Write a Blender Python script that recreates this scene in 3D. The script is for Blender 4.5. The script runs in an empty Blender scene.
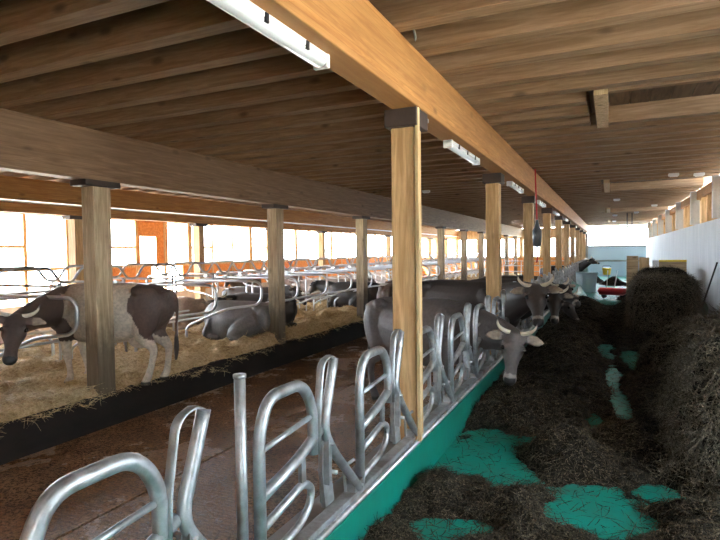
import bpy, math, random
import numpy as np
from mathutils import Vector, Matrix
random.seed(7); rng = np.random.default_rng(11)
S = bpy.context.scene
COL = S.collection
# ---------------------------------------------------------------- camera
cam = bpy.data.cameras.new('camera'); co = bpy.data.objects.new('camera', cam); COL.objects.link(co)
def _c(u, v): return Vector((u-360.0, -(v-270.0), -545.0))
_Y = _c(611, 249).normalized(); _X = -_c(-870, 268); _X = (_X-_X.dot(_Y)*_Y).normalized(); _Z = _X.cross(_Y)
Rm = Matrix((_X, _Y, _Z))          # rows: world axes in camera space -> world = Rm @ cam
co.matrix_world = Matrix.Translation((0, 0, 1.75)) @ Rm.to_4x4()
cam.sensor_width = 36; cam.lens = 36*545/720; cam.clip_start = 0.05; cam.clip_end = 400
S.camera = co
# ---------------------------------------------------------------- world, sun, exposure
W = bpy.data.worlds.new('sky'); S.world = W; W.use_nodes = True
bg = W.node_tree.nodes['Background']; bg.inputs[0].default_value = (0.80, 0.90, 1.0, 1); bg.inputs[1].default_value = 5.5
sl = bpy.data.lights.new('sun', 'SUN'); sl.energy = 24.0; sl.angle = math.radians(3); sl.color = (1.0, 0.9, 0.76)
so = bpy.data.objects.new('sun', sl); COL.objects.link(so)
so.rotation_euler = Vector((0.50, 0.25, -0.83)).to_track_quat('-Z', 'Y').to_euler()
VS = S.view_settings
S.display_settings.display_device = 'sRGB'
VS.view_transform = 'Standard'; VS.look = 'None'; VS.gamma = 1; VS.use_curve_mapping = False; VS.exposure = 2.5

# ---------------------------------------------------------------- material helpers
class NT:
    def __init__(s, name):
        s.m = bpy.data.materials.new(name); s.m.use_nodes = True; s.t = s.m.node_tree; s.n = s.t.nodes
        s.b = s.n['Principled BSDF']
    def add(s, t, **k):
        n = s.n.new(t)
        for a, v in k.items(): setattr(n, a, v)
        return n
    def link(s, a, b): s.t.links.new(a, b)
    def coord(s, scale=(1, 1, 1), rnd=False, out='Object'):
        tc = s.add('ShaderNodeTexCoord'); mp = s.add('ShaderNodeMapping'); mp.inputs['Scale'].default_value = scale
        s.link(tc.outputs[out], mp.inputs['Vector'])
        if rnd:
            oi = s.add('ShaderNodeObjectInfo'); ml = s.add('ShaderNodeMath', operation='MULTIPLY'); ml.inputs[1].default_value = 57.0
            s.link(oi.outputs['Random'], ml.inputs[0]); s.link(ml.outputs[0], mp.inputs['Location'])
        return mp.outputs[0]
    def noise(s, vec, scale, detail=4, rough=.55, dist=0):
        n = s.add('ShaderNodeTexNoise'); n.inputs['Scale'].default_value = scale; n.inputs['Detail'].default_value = detail
        n.inputs['Roughness'].default_value = rough; n.inputs['Distortion'].default_value = dist
        if vec is not None: s.link(vec, n.inputs['Vector'])
        return n.outputs['Fac']
    def ramp(s, fac, stops):
        r = s.add('ShaderNodeValToRGB'); e = r.color_ramp.elements
        while len(e) < len(stops): e.new(0.5)
        for i, (p, c) in enumerate(stops):
            e[i].position = p; e[i].color = (c[0], c[1], c[2], 1) if hasattr(c, '__len__') else (c, c, c, 1)
        s.link(fac, r.inputs[0]); return r.outputs[0]
    def mix(s, fac, a, b, mode='MIX'):
        n = s.add('ShaderNodeMix', data_type='RGBA', blend_type=mode)
        for sock, v in ((n.inputs[0], fac), (n.inputs[6], a), (n.inputs[7], b)):
            if isinstance(v, (int, float)): sock.default_value = v
            elif isinstance(v, tuple): sock.default_value = (v[0], v[1], v[2], 1)
            else: s.link(v, sock)
        return n.outputs[2]
    def bump(s, fac, strength=.3, dist=.01):
        b = s.add('ShaderNodeBump'); b.inputs['Strength'].default_value = strength; b.inputs['Distance'].default_value = dist
        s.link(fac, b.inputs['Height']); s.link(b.outputs[0], s.b.inputs['Normal'])
    def col(s, v):
        if isinstance(v, tuple): s.b.inputs['Base Color'].default_value = (v[0], v[1], v[2], 1)
        else: s.link(v, s.b.inputs['Base Color'])
    def set(s, **k):
        for a, v in k.items():
            i = s.b.inputs[a.replace('_', ' ')]
            if isinstance(v, (int, float)): i.default_value = v
            else: s.link(v, i)
def plain(name, c, rough=.6, metal=0.0, var=.0, scale=8):
    t = NT(name)
    if var:
        f = t.noise(t.coord(), scale); t.col(t.mix(f, tuple(x*(1-var) for x in c), tuple(min(1, x*(1+var)) for x in c)))
    else: t.col(c)
    t.set(Roughness=rough, Metallic=metal); return t.m
def wood(name, dark, light, axis, stain=None, lam=0.0):
    t = NT(name); sc = [7, 7, 7]; sc[axis] = .55
    v = t.coord(tuple(sc), rnd=True)
    g = t.noise(v, 3.5, 5, .6, .6); fine = t.noise(v, 16, 3, .6)
    c = t.mix(t.ramp(g, [(.36, 0), (.64, 1)]), tuple(x*.8 for x in dark), light)
    c = t.mix(t.ramp(fine, [(.35, .25), (.7, 0)]), c, tuple(x*.55 for x in dark))
    sk = [5, 5, 5]; sk[axis] = 2.2
    vo = t.add('ShaderNodeTexVoronoi'); vo.inputs['Scale'].default_value = .8; t.link(t.coord(tuple(sk), rnd=True), vo.inputs['Vector'])
    c = t.mix(t.ramp(vo.outputs['Distance'], [(.06, .85), (.15, 0)]), c, tuple(x*.35 for x in dark))       # knots
    if lam:
        sep = t.add('ShaderNodeSeparateXYZ'); t.link(t.coord(), sep.inputs[0])
        m1 = t.add('ShaderNodeMath', operation='MULTIPLY'); m1.inputs[1].default_value = 1/lam; t.link(sep.outputs[2], m1.inputs[0])
        fr = t.add('ShaderNodeMath', operation='FRACT'); t.link(m1.outputs[0], fr.inputs[0])
        c = t.mix(t.ramp(fr.outputs[0], [(.06, .55), (.14, 0)]), c, tuple(x*.6 for x in dark))
        fl = t.add('ShaderNodeMath', operation='FLOOR'); t.link(m1.outputs[0], fl.inputs[0])
        wn = t.add('ShaderNodeTexWhiteNoise', noise_dimensions='1D'); t.link(fl.outputs[0], wn.inputs['W'])
        c = t.mix(t.ramp(wn.outputs['Value'], [(0, 0), (1, .6)]), c, tuple(x*.62 for x in light))
    if stain:    # manure splashes on the lower part of the post, height above floor
        sep = t.add('ShaderNodeSeparateXYZ'); t.link(t.coord(), sep.inputs[0])
        nz = t.noise(t.coord((1, 1, .5), rnd=True), 5, 5, .7)
        ad = t.add('ShaderNodeMath', operation='MULTIPLY_ADD'); ad.inputs[1].default_value = -1.1
        t.link(nz, ad.inputs[0]); t.link(sep.outputs[2], ad.inputs[2])
        a, b = stain
        c = t.mix(t.ramp(ad.outputs[0], [(max(a, 0), .75), (b, 0)]), c, (.035, .028, .022))
    t.col(c); t.set(Roughness=.62); t.bump(fine, .12, .004); return t.m
M = {}
M['beam'] = wood('glulam_orange', (.47, .19, .045), (.66, .34, .11), 1, lam=.04)
M['beam_shaded'] = wood('glulam_shaded', (.26, .15, .078), (.38, .245, .145), 1, lam=.04)  # same timber as the orange beam, its shade put into the colour
M['post'] = wood('post_pine', (.62, .37, .15), (.78, .54, .27), 2)
M['post_dirty'] = wood('post_soiled', (.50, .36, .20), (.68, .54, .34), 2, stain=(.0, .6))
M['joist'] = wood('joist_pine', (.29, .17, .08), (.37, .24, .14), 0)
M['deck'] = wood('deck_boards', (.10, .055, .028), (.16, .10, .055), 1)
M['stud'] = wood('stud_pine', (.66, .45, .22), (.85, .64, .38), 2)
M['pad'] = plain('post_pad', (.065, .045, .035), .6, 0, .4)
def osb():
    t = NT('osb_board'); vo = t.add('ShaderNodeTexVoronoi'); vo.inputs['Scale'].default_value = 22
    t.link(t.coord((1, 1, 1)), vo.inputs['Vector']); t.col(t.mix(vo.outputs['Color'], (.62, .25, .07), (.86, .42, .14))); t.set(Roughness=.7); return t.m
M['osb'] = osb()
def steel():
    t = NT('galvanised_steel'); v = t.coord(rnd=True); n = t.noise(v, 22, 5, .7); n2 = t.noise(v, 6, 3)
    c = t.mix(t.ramp(n, [(.3, 0), (.7, 1)]), (.33, .36, .37), (.56, .60, .62)); c = t.mix(t.ramp(n2, [(.5, 0), (.68, .7)]), c, (.20, .17, .14))
    t.col(c); t.set(Metallic=.8, Roughness=t.ramp(n, [(.2, .36), (.8, .62)])); t.bump(n, .12, .002); return t.m
M['steel'] = steel()
M['pipe'] = plain('divider_pipe', (.60, .63, .66), .35, .75, .15, 12)
def concrete(name, a, b, rough=.8, streak=(3, 3, .35)):
    t = NT(name); n = t.noise(t.coord(streak), 2.2, 6, .65); n2 = t.noise(t.coord(), 30, 3)
    c = t.mix(t.ramp(n, [(.3, 0), (.7, 1)]), a, b); c = t.mix(t.ramp(n2, [(.4, .12), (.6, 0)]), c, tuple(x*.6 for x in a))
    t.col(c); t.set(Roughness=rough); t.bump(n2, .15, .004); return t.m, t
M['wall'] = concrete('fair_faced_concrete', (.50, .54, .57), (.68, .71, .73))[0]
M['kerbtop'] = concrete('kerb_concrete', (.20, .19, .18), (.36, .35, .33), .75, (1, 1, 1))[0]
M['muck'] = concrete('mucky_rubber', (.008, .0065, .005), (.022, .016, .012), .9, (1, 1, 2))[0]
def turquoise():
    t = NT('turquoise_epoxy'); n = t.noise(t.coord(), 5, 6, .7); n2 = t.noise(t.coord(), 45, 4, .7)
    c = t.mix(t.ramp(n, [(.25, 0), (.7, 1)]), (.0, .20, .155), (.0, .31, .245))
    c = t.mix(t.ramp(n2, [(.60, 0), (.68, .75)]), c, (.05, .05, .035)); c = t.mix(t.ramp(t.noise(t.coord(), 1.6, 5, .7), [(.55, 0), (.75, .5)]), c, (.09, .09, .07))
    t.col(c); t.set(Roughness=t.ramp(n, [(.3, .38), (.7, .6)]), Specular_IOR_Level=.3); return t.m
M['teal'] = turquoise()
def tealkerb():
    t = NT('turquoise_kerb_paint'); n = t.noise(t.coord((1, 1, .4)), 9, 5, .7)
    t.col(t.mix(t.ramp(n, [(.35, 0), (.8, .5)]), (.0, .21, .155), (.035, .12, .09))); t.set(Roughness=.4); return t.m
M['tealkerb'] = tealkerb()
def alley():
    t = NT('wet_alley_floor'); v = t.coord()
    n = t.noise(v, 1.2, 6, .7); f = t.noise(v, 38, 5, .75)
    wv = t.add('ShaderNodeTexWave', bands_direction='Y'); wv.inputs['Scale'].default_value = 7; wv.inputs['Distortion'].default_value = 3; wv.inputs['Detail'].default_value = 4
    t.link(v, wv.inputs['Vector'])
    c = t.mix(t.ramp(n, [(.3, 0), (.7, 1)]), (.26, .135, .07), (.52, .30, .165))
    c = t.mix(t.ramp(f, [(.38, .8), (.56, 0)]), c, (.035, .02, .012)); c = t.mix(t.ramp(t.noise(v, 70, 3, .8), [(.6, 0), (.7, .5)]), c, (.42, .30, .18))  # pale specks painted in as glints of the wet floor
    t.col(c); t.set(Roughness=t.ramp(n, [(.35, .16), (.7, .36)]))
    hm = t.mix(.12, f, wv.outputs['Fac']); t.bump(hm, .8, .014); return t.m
M['alley'] = alley()
def fibre(name, stops, rough=.75, scale=30):
    t = NT(name); n = t.noise(t.coord(), scale, 4, .8); t.col(t.ramp(n, stops)); t.set(Roughness=rough, Specular_IOR_Level=.12); return t
M['silage'] = fibre('silage_mass', [(.3, (.004, .0035, .003)), (.5, (.013, .011, .008)), (.7, (.035, .028, .019))], .85, 40).m
M['strand'] = fibre('silage_blades', [(.35, (.004, .0035, .003)), (.5, (.035, .029, .020)), (.66, (.26, .21, .14))], .6, 60).m
M['haystrand'] = fibre('hay_blades', [(.3, (.014, .012, .009)), (.5, (.085, .073, .052)), (.68, (.40, .35, .26))], .6, 60).m
def strawbed():
    t = fibre('straw_bed', [(.3, (.34, .23, .11)), (.5, (.66, .50, .28)), (.7, (.88, .74, .48))], .8, 22)
    src = t.b.inputs['Base Color'].links[0].from_socket
    t.col(t.mix(t.ramp(t.noise(t.coord(), 1.7, 4, .6), [(.5, 0), (.66, .75)]), src, (.24, .13, .055))); t.bump(t.noise(t.coord(), 35, 4, .8), .8, .03); return t.m
M['straw'] = strawbed()
M['strawblade'] = fibre('straw_blades', [(.3, (.36, .25, .11)), (.5, (.74, .58, .32)), (.7, (.95, .84, .58))], .55, 50).m
M['white'] = plain('white_plastic', (.85, .87, .88), .35)
M['diffuser'] = plain('lamp_diffuser', (.72, .78, .80), .2)
M['darkmetal'] = plain('dark_metal', (.04, .04, .045), .5, .6)
M['red'] = plain('red_paint', (.62, .03, .04), .4)
M['yellow'] = plain('yellow_plastic', (.85, .62, .04), .4)
M['tub'] = plain('pale_blue_tub', (.42, .55, .62), .45, .2)
M['hoof'] = plain('grey_canister', (.10, .12, .14), .4)
M['stick'] = wood('tool_handle', (.60, .42, .20), (.80, .60, .33), 2)
def curtain():
    t = NT('bluish_curtain'); t.col((.42, .50, .55)); tr = t.add('ShaderNodeBsdfTranslucent'); tr.inputs[0].default_value = (.22, .27, .30, 1)
    mx = t.add('ShaderNodeMixShader'); mx.inputs[0].default_value = .35; out = t.n['Material Output']
    t.link(t.b.outputs[0], mx.inputs[1]); t.link(tr.outputs[0], mx.inputs[2]); t.link(mx.outputs[0], out.inputs[0]); return t.m
M['curtain'] = curtain()
M['gravel'] = plain('pale_yard', (.58, .55, .49), .9, 0, .2, 3)
M['leaf'] = plain('tree_leaves', (.10, .17, .07), .8, 0, .4, 4)
M['eye'] = plain('cow_eye', (.008, .006, .005), .08)
M['bag'] = plain('olive_bag', (.12, .15, .11), .7, 0, .3, 6)
M['pallet'] = wood('pallet_wood', (.42, .30, .17), (.66, .50, .30), 0)
def horn():
    t = NT('horn'); a = t.add('ShaderNodeAttribute', attribute_name='col'); t.col(a.outputs['Color']); t.set(Roughness=.35); return t.m
M['horn'] = horn()
def hide():
    t = NT('cow_hide'); a = t.add('ShaderNodeAttribute', attribute_name='col'); n = t.noise(t.coord((1, 1, 1)), 28, 5, .7)
    n2 = t.noise(t.coord(), 3.5, 3)
    c = t.mix(t.ramp(n, [(.3, .35), (.6, 0)]), a.outputs['Color'], (.02, .016, .012)); c = t.mix(t.ramp(n2, [(.4, .25), (.65, 0)]), c, (.05, .036, .026))
    t.col(c); t.set(Roughness=.55); t.bump(n, .15, .004)
    try: t.set(Sheen_Weight=.02)
    except Exception: pass
    return t.m
M['hide'] = hide()

# ---------------------------------------------------------------- mesh helpers
class MB:
    def __init__(s): s.v = []; s.f = []
    def add(s, v, f):
        n = len(s.v); s.v += [tuple(p) for p in v]; s.f += [tuple(i+n for i in q) for q in f]; return s
    def box(s, x0, x1, y0, y1, z0, z1):
        return s.add([(x, y, z) for z in (z0, z1) for x, y in ((x0, y0), (x1, y0), (x1, y1), (x0, y1))],
                     [(3, 2, 1, 0), (4, 5, 6, 7), (0, 1, 5, 4), (1, 2, 6, 5), (2, 3, 7, 6), (3, 0, 4, 7)])
    def sweep(s, P, rad, seg=10, up=(0, 0, 1), caps=True):
        """rad: number or list of (a, b): a across, b along 'up'"""
        P = [Vector(p) for p in P]; n = len(P)
        if not hasattr(rad, '__len__'): rad = [rad]*n
        rad = [(r, r) if not hasattr(r, '__len__') else r for r in rad]
        T = [((P[min(i+1, n-1)]-P[max(i-1, 0)])).normalized() for i in range(n)]
        U = Vector(up)
        if abs(U.dot(T[0])) > .95: U = Vector((1, 0, 0)) if abs(T[0].x) < .9 else Vector((0, 1, 0))
        V = []; N = None
        for i in range(n):
            u = (U if N is None or len(up) == 3 and abs(U.dot(T[i])) < .8 and i == 0 else N)
            if N is None: N = U
            N = N-N.dot(T[i])*T[i]
            if N.length < 1e-4: N = Vector((1, 0, 0))-T[i]*T[i].x
            N.normalize(); B = T[i].cross(N)
            a, b = rad[i]
            for k in range(seg):
                t = 2*math.pi*k/seg; V.append(P[i]+B*(a*math.cos(t))+N*(b*math.sin(t)))
        F = [(i*seg+k, i*seg+(k+1) % seg, (i+1)*seg+(k+1) % seg, (i+1)*seg+k) for i in range(n-1) for k in range(seg)]
        if caps: F += [tuple(range(seg-1, -1, -1)), tuple((n-1)*seg+k for k in range(seg))]
        return s.add(V, F)
    def tube(s, P, r, fil=.08, seg=8, closed=False):
        return s.sweep(fillet(P, fil), r, seg)
    def ball(s, c, r, seg=12, ring=8):
        if not hasattr(r, '__len__'): r = (r, r, r)
        V = [(c[0], c[1], c[2]-r[2])]
        for i in range(1, ring):
            a = -math.pi/2+math.pi*i/ring
            for k in range(seg):
                t = 2*math.pi*k/seg; V.append((c[0]+r[0]*math.cos(a)*math.cos(t), c[1]+r[1]*math.cos(a)*math.sin(t), c[2]+r[2]*math.sin(a)))
        V.append((c[0], c[1], c[2]+r[2])); L = len(V)-1; F = []
        for k in range(seg):
            F.append((0, 1+(k+1) % seg, 1+k)); F.append((L, L-seg+k, L-seg+(k+1) % seg))
        for i in range(ring-2):
            for k in range(seg):
                a = 1+i*seg; F.append((a+k, a+(k+1) % seg, a+seg+(k+1) % seg, a+seg+k))
        return s.add(V, F)
    def mesh(s, name):
        m = bpy.data.meshes.new(name); m.from_pydata(s.v, [], s.f); m.update(); return m
    def obj(s, name, mat, parent=None, loc=(0, 0, 0), smooth=False, bevel=0):
        m = s.mesh(name); o = bpy.data.objects.new(name, m); COL.objects.link(o); o.location = loc
        m.materials.append(M[mat] if isinstance(mat, str) else mat)
        if smooth:
            for p in m.polygons: p.use_smooth = True
        if bevel:
            b = o.modifiers.new('bevel', 'BEVEL'); b.width = bevel; b.segments = 2; b.limit_method = 'ANGLE'
        if parent: o.parent = parent
        return o
def fillet(P, r, k=5):
    P = [Vector(p) for p in P]; out = [P[0]]
    for i in range(1, len(P)-1):
        a, b, c = P[i-1], P[i], P[i+1]; d1 = (a-b); d2 = (c-b); rr = min(r, d1.length*.49, d2.length*.49)
        p0 = b+d1.normalized()*rr; p2 = b+d2.normalized()*rr
        for j in range(k+1):
            t = j/k; out.append(p0*(1-t)**2+b*2*t*(1-t)+p2*t*t)
    out.append(P[-1]); return out
def tag(o, label, cat=None, group=None, kind=None):
    if label: o['label'] = label
    if cat: o['category'] = cat
    if group: o['group'] = group
    if kind: o['kind'] = kind
    return o
def empty(name, loc, label, cat, group=None, rz=0):
    o = bpy.data.objects.new(name, None); COL.objects.link(o); o.location = loc; o.rotation_euler = (0, 0, rz); return tag(o, label, cat, group)
def copy_tree(o, parent=None):
    c = o.copy(); COL.objects.link(c); c.parent = parent
    for ch in list(o.children): copy_tree(ch, c)
    return c
def struct(name, mb, mat, **k): return tag(mb.obj(name, mat, **k), None, kind='structure')
ORD = ['first', 'second', 'third', 'fourth', 'fifth', 'sixth', 'seventh', 'eighth', 'ninth', 'tenth', 'eleventh', 'twelfth', 'thirteenth', 'fourteenth',
       'fifteenth', 'sixteenth', 'seventeenth', 'eighteenth', 'nineteenth', 'twentieth']
def ordn(i):
    if i < 20: return ORD[i]
    t, u = divmod(i+1, 10); T = {2: 'twent', 3: 'thirt', 4: 'fort', 5: 'fift', 6: 'sixt', 7: 'sevent'}[t]
    return T+'ieth' if u == 0 else T+'y-'+ORD[u-1]

# value noise for numpy height fields
def vnoise(x, y, seed=0):
    xi = np.floor(x).astype(int); yi = np.floor(y).astype(int); fx = x-xi; fy = y-yi
    def h(a, b):
        n = (a*374761393+b*668265263+seed*974711) & 0x7fffffff; n = (n ^ (n >> 13))*1274126177 & 0x7fffffff; return ((n ^ (n >> 16)) & 0xffff)/65535.
    sx = fx*fx*(3-2*fx); sy = fy*fy*(3-2*fy)
    return (h(xi, yi)*(1-sx)+h(xi+1, yi)*sx)*(1-sy)+(h(xi, yi+1)*(1-sx)+h(xi+1, yi+1)*sx)*sy
def fbm(x, y, seed=0, o=4):
    r = 0; a = .5
    for i in range(o): r = r+a*vnoise(x*2**i, y*2**i, seed+i*17); a *= .5
    return r/(1-.5**o)
def npmesh(name, V, F4, mat, smooth=True):
    m = bpy.data.meshes.new(name); m.vertices.add(len(V)); m.vertices.foreach_set('co', V.astype(np.float32).ravel())
    n = len(F4); m.loops.add(n*4); m.loops.foreach_set('vertex_index', F4.astype(np.int32).ravel())
    m.polygons.add(n); m.polygons.foreach_set('loop_start', np.arange(0, n*4, 4, dtype=np.int32)); m.polygons.foreach_set('loop_total', np.full(n, 4, np.int32))
    m.polygons.foreach_set('use_smooth', np.full(n, smooth)); m.update(); m.validate(); m.materials.append(M[mat]); return m
def strands_arrays(P, N, L, width, curl=.35, lift=.25):
    """ribbons bent in three steps lying on a surface with points P, normals N"""
    n = len(P); D = rng.normal(size=(n, 3)); D -= (D*N).sum(1, keepdims=True)*N*(1-lift*0); D /= np.linalg.norm(D, axis=1, keepdims=True)
    D = D+N*rng.uniform(-.05, lift, (n, 1)); D /= np.linalg.norm(D, axis=1, keepdims=True)
    Sd = np.cross(D, N+rng.normal(size=(n, 3))*.5); Sd /= np.linalg.norm(Sd, axis=1, keepdims=True)+1e-9
    L = L*rng.uniform(.5, 1.3, (n, 1)); w = width*rng.uniform(.6, 1.3, (n, 1)); B = rng.normal(size=(n, 3))*curl
    V = []
    for k in range(4):
        t = k/3; c = P+N*.006+D*L*(t-.3)+B*L*t*t*.5-np.array([0, 0, 1])*L*curl*.5*t*t; wk = w*(1-.55*t)
        V += [c-Sd*wk, c+Sd*wk]
    V = np.stack(V, 1).reshape(-1, 3); b = (np.arange(n)*8)[:, None]
    F = np.concatenate([b+np.array([[0, 1, 3, 2]]), b+np.array([[2, 3, 5, 4]]), b+np.array([[4, 5, 7, 6]])], 0)
    return V, F

# ================================================================ STRUCTURE
Y0, Y1 = -3.0, 38.0
struct('ground', MB().box(-60, 40, -40, 120, -.42, -.34), 'gravel')
struct('floor', MB().box(-1.31, 2.0, Y0, Y1+6, -.30, 0), 'teal')
fl = MB()
fl.box(-3.60, -1.56, Y0, Y1, -.335, -.28); fl.box(-5.40, -3.63, Y0, Y1, -.335, -.28)
struct('alley_floor', fl, 'alley')
struct('alley_groove', MB().box(-3.63, -3.60, Y0, Y1, -.335, -.31), 'muck')
struct('far_alley_floor', MB().box(-13.0, -9.9, Y0, Y1, -.335, -.28), 'alley')
k = MB().box(-1.56, -1.31, Y0, Y1, -.335, .295); struct('feed_kerb', k, 'tealkerb', bevel=.01)
struct('kerb_top', MB().box(-1.57, -1.325, Y0, Y1, .295, .312), 'kerbtop')
struct('bed_kerb', MB().box(-5.52, -5.40, Y0, Y1, -.335, .12).box(-9.95, -9.85, Y0, Y1, -.335, .12), 'muck', bevel=.015)
struct('bed_base', MB().box(-9.85, -5.52, Y0, Y1, -.335, .03), 'muck')
# right wall
struct('wall_right', MB().box(2.0, 2.2, Y0, 2.1, -.335, 2.35).box(2.0, 2.2, 3.3, Y1, -.335, 2.35).box(2.0, 2.2, 2.1, 3.3, -.335, .9), 'wall')  # gap near the camera is an added, unseen opening that lets light in
wr = MB()
x = Y0
for i in range(int((Y1-Y0)/.2)+1):
    yy = Y0+i*.2
    if yy < Y1: wr.box(2.17, 2.195, yy, min(yy+.175, Y1), 2.35, 3.2)
struct('wall_right_cladding', wr, 'stud')
bw = MB().box(2.0, 2.12, Y0, Y1, 2.98, 3.2); tag(bw.obj('wall_plate', 'beam'), 'pale timber header running along the top of the right concrete wall', 'beam')
right_posts = [2.9, 6.3, 9.7, 13.1, 16.5, 20.0, 23.6, 27.2, 30.8, 34.4]
for i, y in enumerate(right_posts):
    o = MB().box(-.06, .14, -.09, .09, 0, .85).obj('wall_post', 'wall', loc=(1.93, y, 2.35)); 
    tag(o, ordn(i)+' short grey post from the camera standing on the right concrete wall', 'post', 'grey posts on the right wall')
    for j in (1, 2, 3):
        s = MB().box(-.05, .10, -.035, .035, 0, .63).obj('wall_stud', 'stud', loc=(2.06, y+j*.86, 2.35))
        tag(s, ordn(i*3+j-1)+' slim pine stud from the camera above the right concrete wall', 'stud', 'pine studs above the right wall')
struct('wall_back', MB().box(-13.1, -1.5, Y0-.15, Y0, -.335, 3.2).box(-1.5, 1.15, Y0-.15, Y0, 0, 3.43).box(1.15, 2.0, Y0-.15, Y0, 2.3, 3.43).box(1.15, 2.0, Y0-.15, Y0, 0, .9), 'osb')  # unseen end wall closed against light; small opening added to let some in
# far end wall over the feed passage
e = MB().box(-1.4, 2.0, Y1, Y1+.03, -.3, .95)
struct('wall_far', e, 'curtain')
o = MB().box(-1.4, 2.0, Y1+.03, Y1+.06, 1.05, 1.9).obj('end_curtain', 'curtain'); tag(o, 'pale blue curtain panel closing the far end of the feed passage', 'curtain')
fr = MB().box(-1.4, 2.0, Y1-.02, Y1+.1, .95, 1.05).box(-1.4, 2.0, Y1-.02, Y1+.1, 1.88, 1.98).box(-1.4, 2.0, Y1-.02, Y1+.1, 2.5, 2.6).box(-1.4, 2.0, Y1-.02, Y1+.12, 3.1, 3.2).box(-1.55, -1.35, Y1-.05, Y1+.12, -.3, 3.2)
struct('window_1', fr, 'kerbtop')
# far gable wall across the cow side
g = MB().box(-13.1, -1.5, Y1, Y1+.1, -.335, 1.3)
struct('wall_far_cows', g, 'osb')
g = MB()
for xx in (-13, -11.4, -9.9, -8.4, -7.0, -5.5, -4.2, -2.9, -1.7): g.box(xx-.12, xx+.12, Y1-.05, Y1+.1, 1.3, 2.55)
g.box(-13.1, -1.4, Y1-.05, Y1+.1, 2.5, 3.2).box(-13.1, -1.4, Y1-.05, Y1+.12, 1.24, 1.32)
struct('window_2', g, 'stud')
# left outer wall: posts, sill boards, header
XL = -13.0
struct('wall_left_base', MB().box(XL-.12, XL, Y0, Y1, -.335, .55), 'wall')
w = MB(); w.box(XL-.14, XL+.02, Y0, Y1, 2.78, 3.2)
struct('wall_left_header', w, 'beam')
p = MB()
def osbp(y0, y1, z0=.55, z1=1.42): p.box(XL-.06, XL-.03, y0, y1, z0, z1)
osbp(10.15, 12.75); osbp(12.75, 14.1, .55, 2.78) if False else None
osbp(14.1, Y1); osbp(Y0, 5.2, .55, 2.78)  # out-of-view stretch boarded to full height to keep light off the joist sides
# orange panel with a small window (px 315-385, y 120-270)
for (a, b, z0, z1) in ((12.2, 12.3, 1.42, 2.78), (12.95, 13.45, 1.42, 2.78), (12.3, 12.95, 2.32, 2.78)): p.box(XL-.06, XL-.03, a, b, z0, z1)
struct('wall_left_panels', p, 'osb')
n = 0
yy = Y0; wn = MB(); wst = MB()
ys = np.arange(Y0+.2, Y1, 1.15)
for i, y in enumerate(ys):
    wide = .20 if i % 3 == 0 else .09
    wn.box(XL-.10, XL-.01, y-wide/2, y+wide/2, .55, 2.78)
wn.box(XL-.10, XL, Y0, Y1, 1.38, 1.46)
for a in range(0, len(ys)-1, 3): wn.box(XL-.09, XL-.02, ys[a], ys[a+1], 1.95, 2.02)
struct('window_3', wn, 'stud')
# roof
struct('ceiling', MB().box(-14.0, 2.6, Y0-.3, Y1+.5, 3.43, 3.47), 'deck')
jy = [2.36+.507*i for i in range(-9, 70) if 2.36+.507*i < Y1-.1]
sky = [(5.55, 7.1), (13.0, 15.2), (21.6, 23.8), (30, 32)]
first_j = {}; jn = {True: -1, False: -1}
for y in jy:
    cut = any(a < y < b for a, b in sky); x1 = -.22 if cut else 2.0
    key = cut
    if key not in first_j:
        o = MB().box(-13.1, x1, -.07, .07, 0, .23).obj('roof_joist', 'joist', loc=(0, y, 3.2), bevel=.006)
        first_j[key] = o
        tag(o, None, 'joist', 'trimmed roof joists' if cut else 'full width roof joists')
    else:
        o = first_j[key].copy(); COL.objects.link(o); o.location = (0, y, 3.2)
    if y < 2: o['label'] = ordn(int(round((2.36-y)/.507))-1)+' timber roof joist overhead, counted back from the top edge of the view'
    else: jn[key] += 1; o['label'] = ordn(jn[key]) + (' trimmed roof joist from the camera, ending short at a boarded frame' if cut else ' full width timber roof joist from the camera')
for i, (a, b) in enumerate(sky):
    t = empty('roof_opening_frame', (-.15, a, 3.2), ordn(i)+' boarded frame from the camera, recessed between the roof joists above the feed passage', 'roof frame', 'boarded roof frames')
    m = MB().box(0, .12, .02, b-a-.02, -.02, .23); m.obj('trimmer_board', 'stud', t)
    m = MB().box(.12, 2.12, b-a-.16, b-a-.02, .0, .23).box(.12, 2.12, .02, .1, .0, .23); m.obj('header_joist', 'joist', t)
    m = MB()
    for q in range(10): m.box(.14+q*.2, .33+q*.2, .1, b-a-.16, .19, .21)
    m.obj('lining_boards', 'deck', t)
# beams
def beam(x0, x1, z0, z1, mat, label, ya=Y0, yb=Y1):
    return tag(MB().box(x0, x1, ya, yb, z0, z1).obj('glulam_beam', mat, bevel=.008), label, 'beam')
beam(-1.47, -1.27, 2.8, 3.2, 'beam', 'long laminated orange timber beam over the row of feed fence posts')
beam(-5.60, -5.40, 2.62, 3.2, 'beam_shaded', 'deep shade-coloured laminated beam over the soiled posts between alley and cubicles')
beam(-10.0, -9.84, 2.56, 3.2, 'beam', 'orange laminated beam with a white pipe beyond the cubicles')
tag(MB().tube([(-9.80, Y0, 2.76), (-9.80, Y1, 2.76)], .022).obj('conduit_pipe', 'white', smooth=True), 'white conduit pipe fixed along the beam beyond the cubicles', 'pipe')
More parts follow.
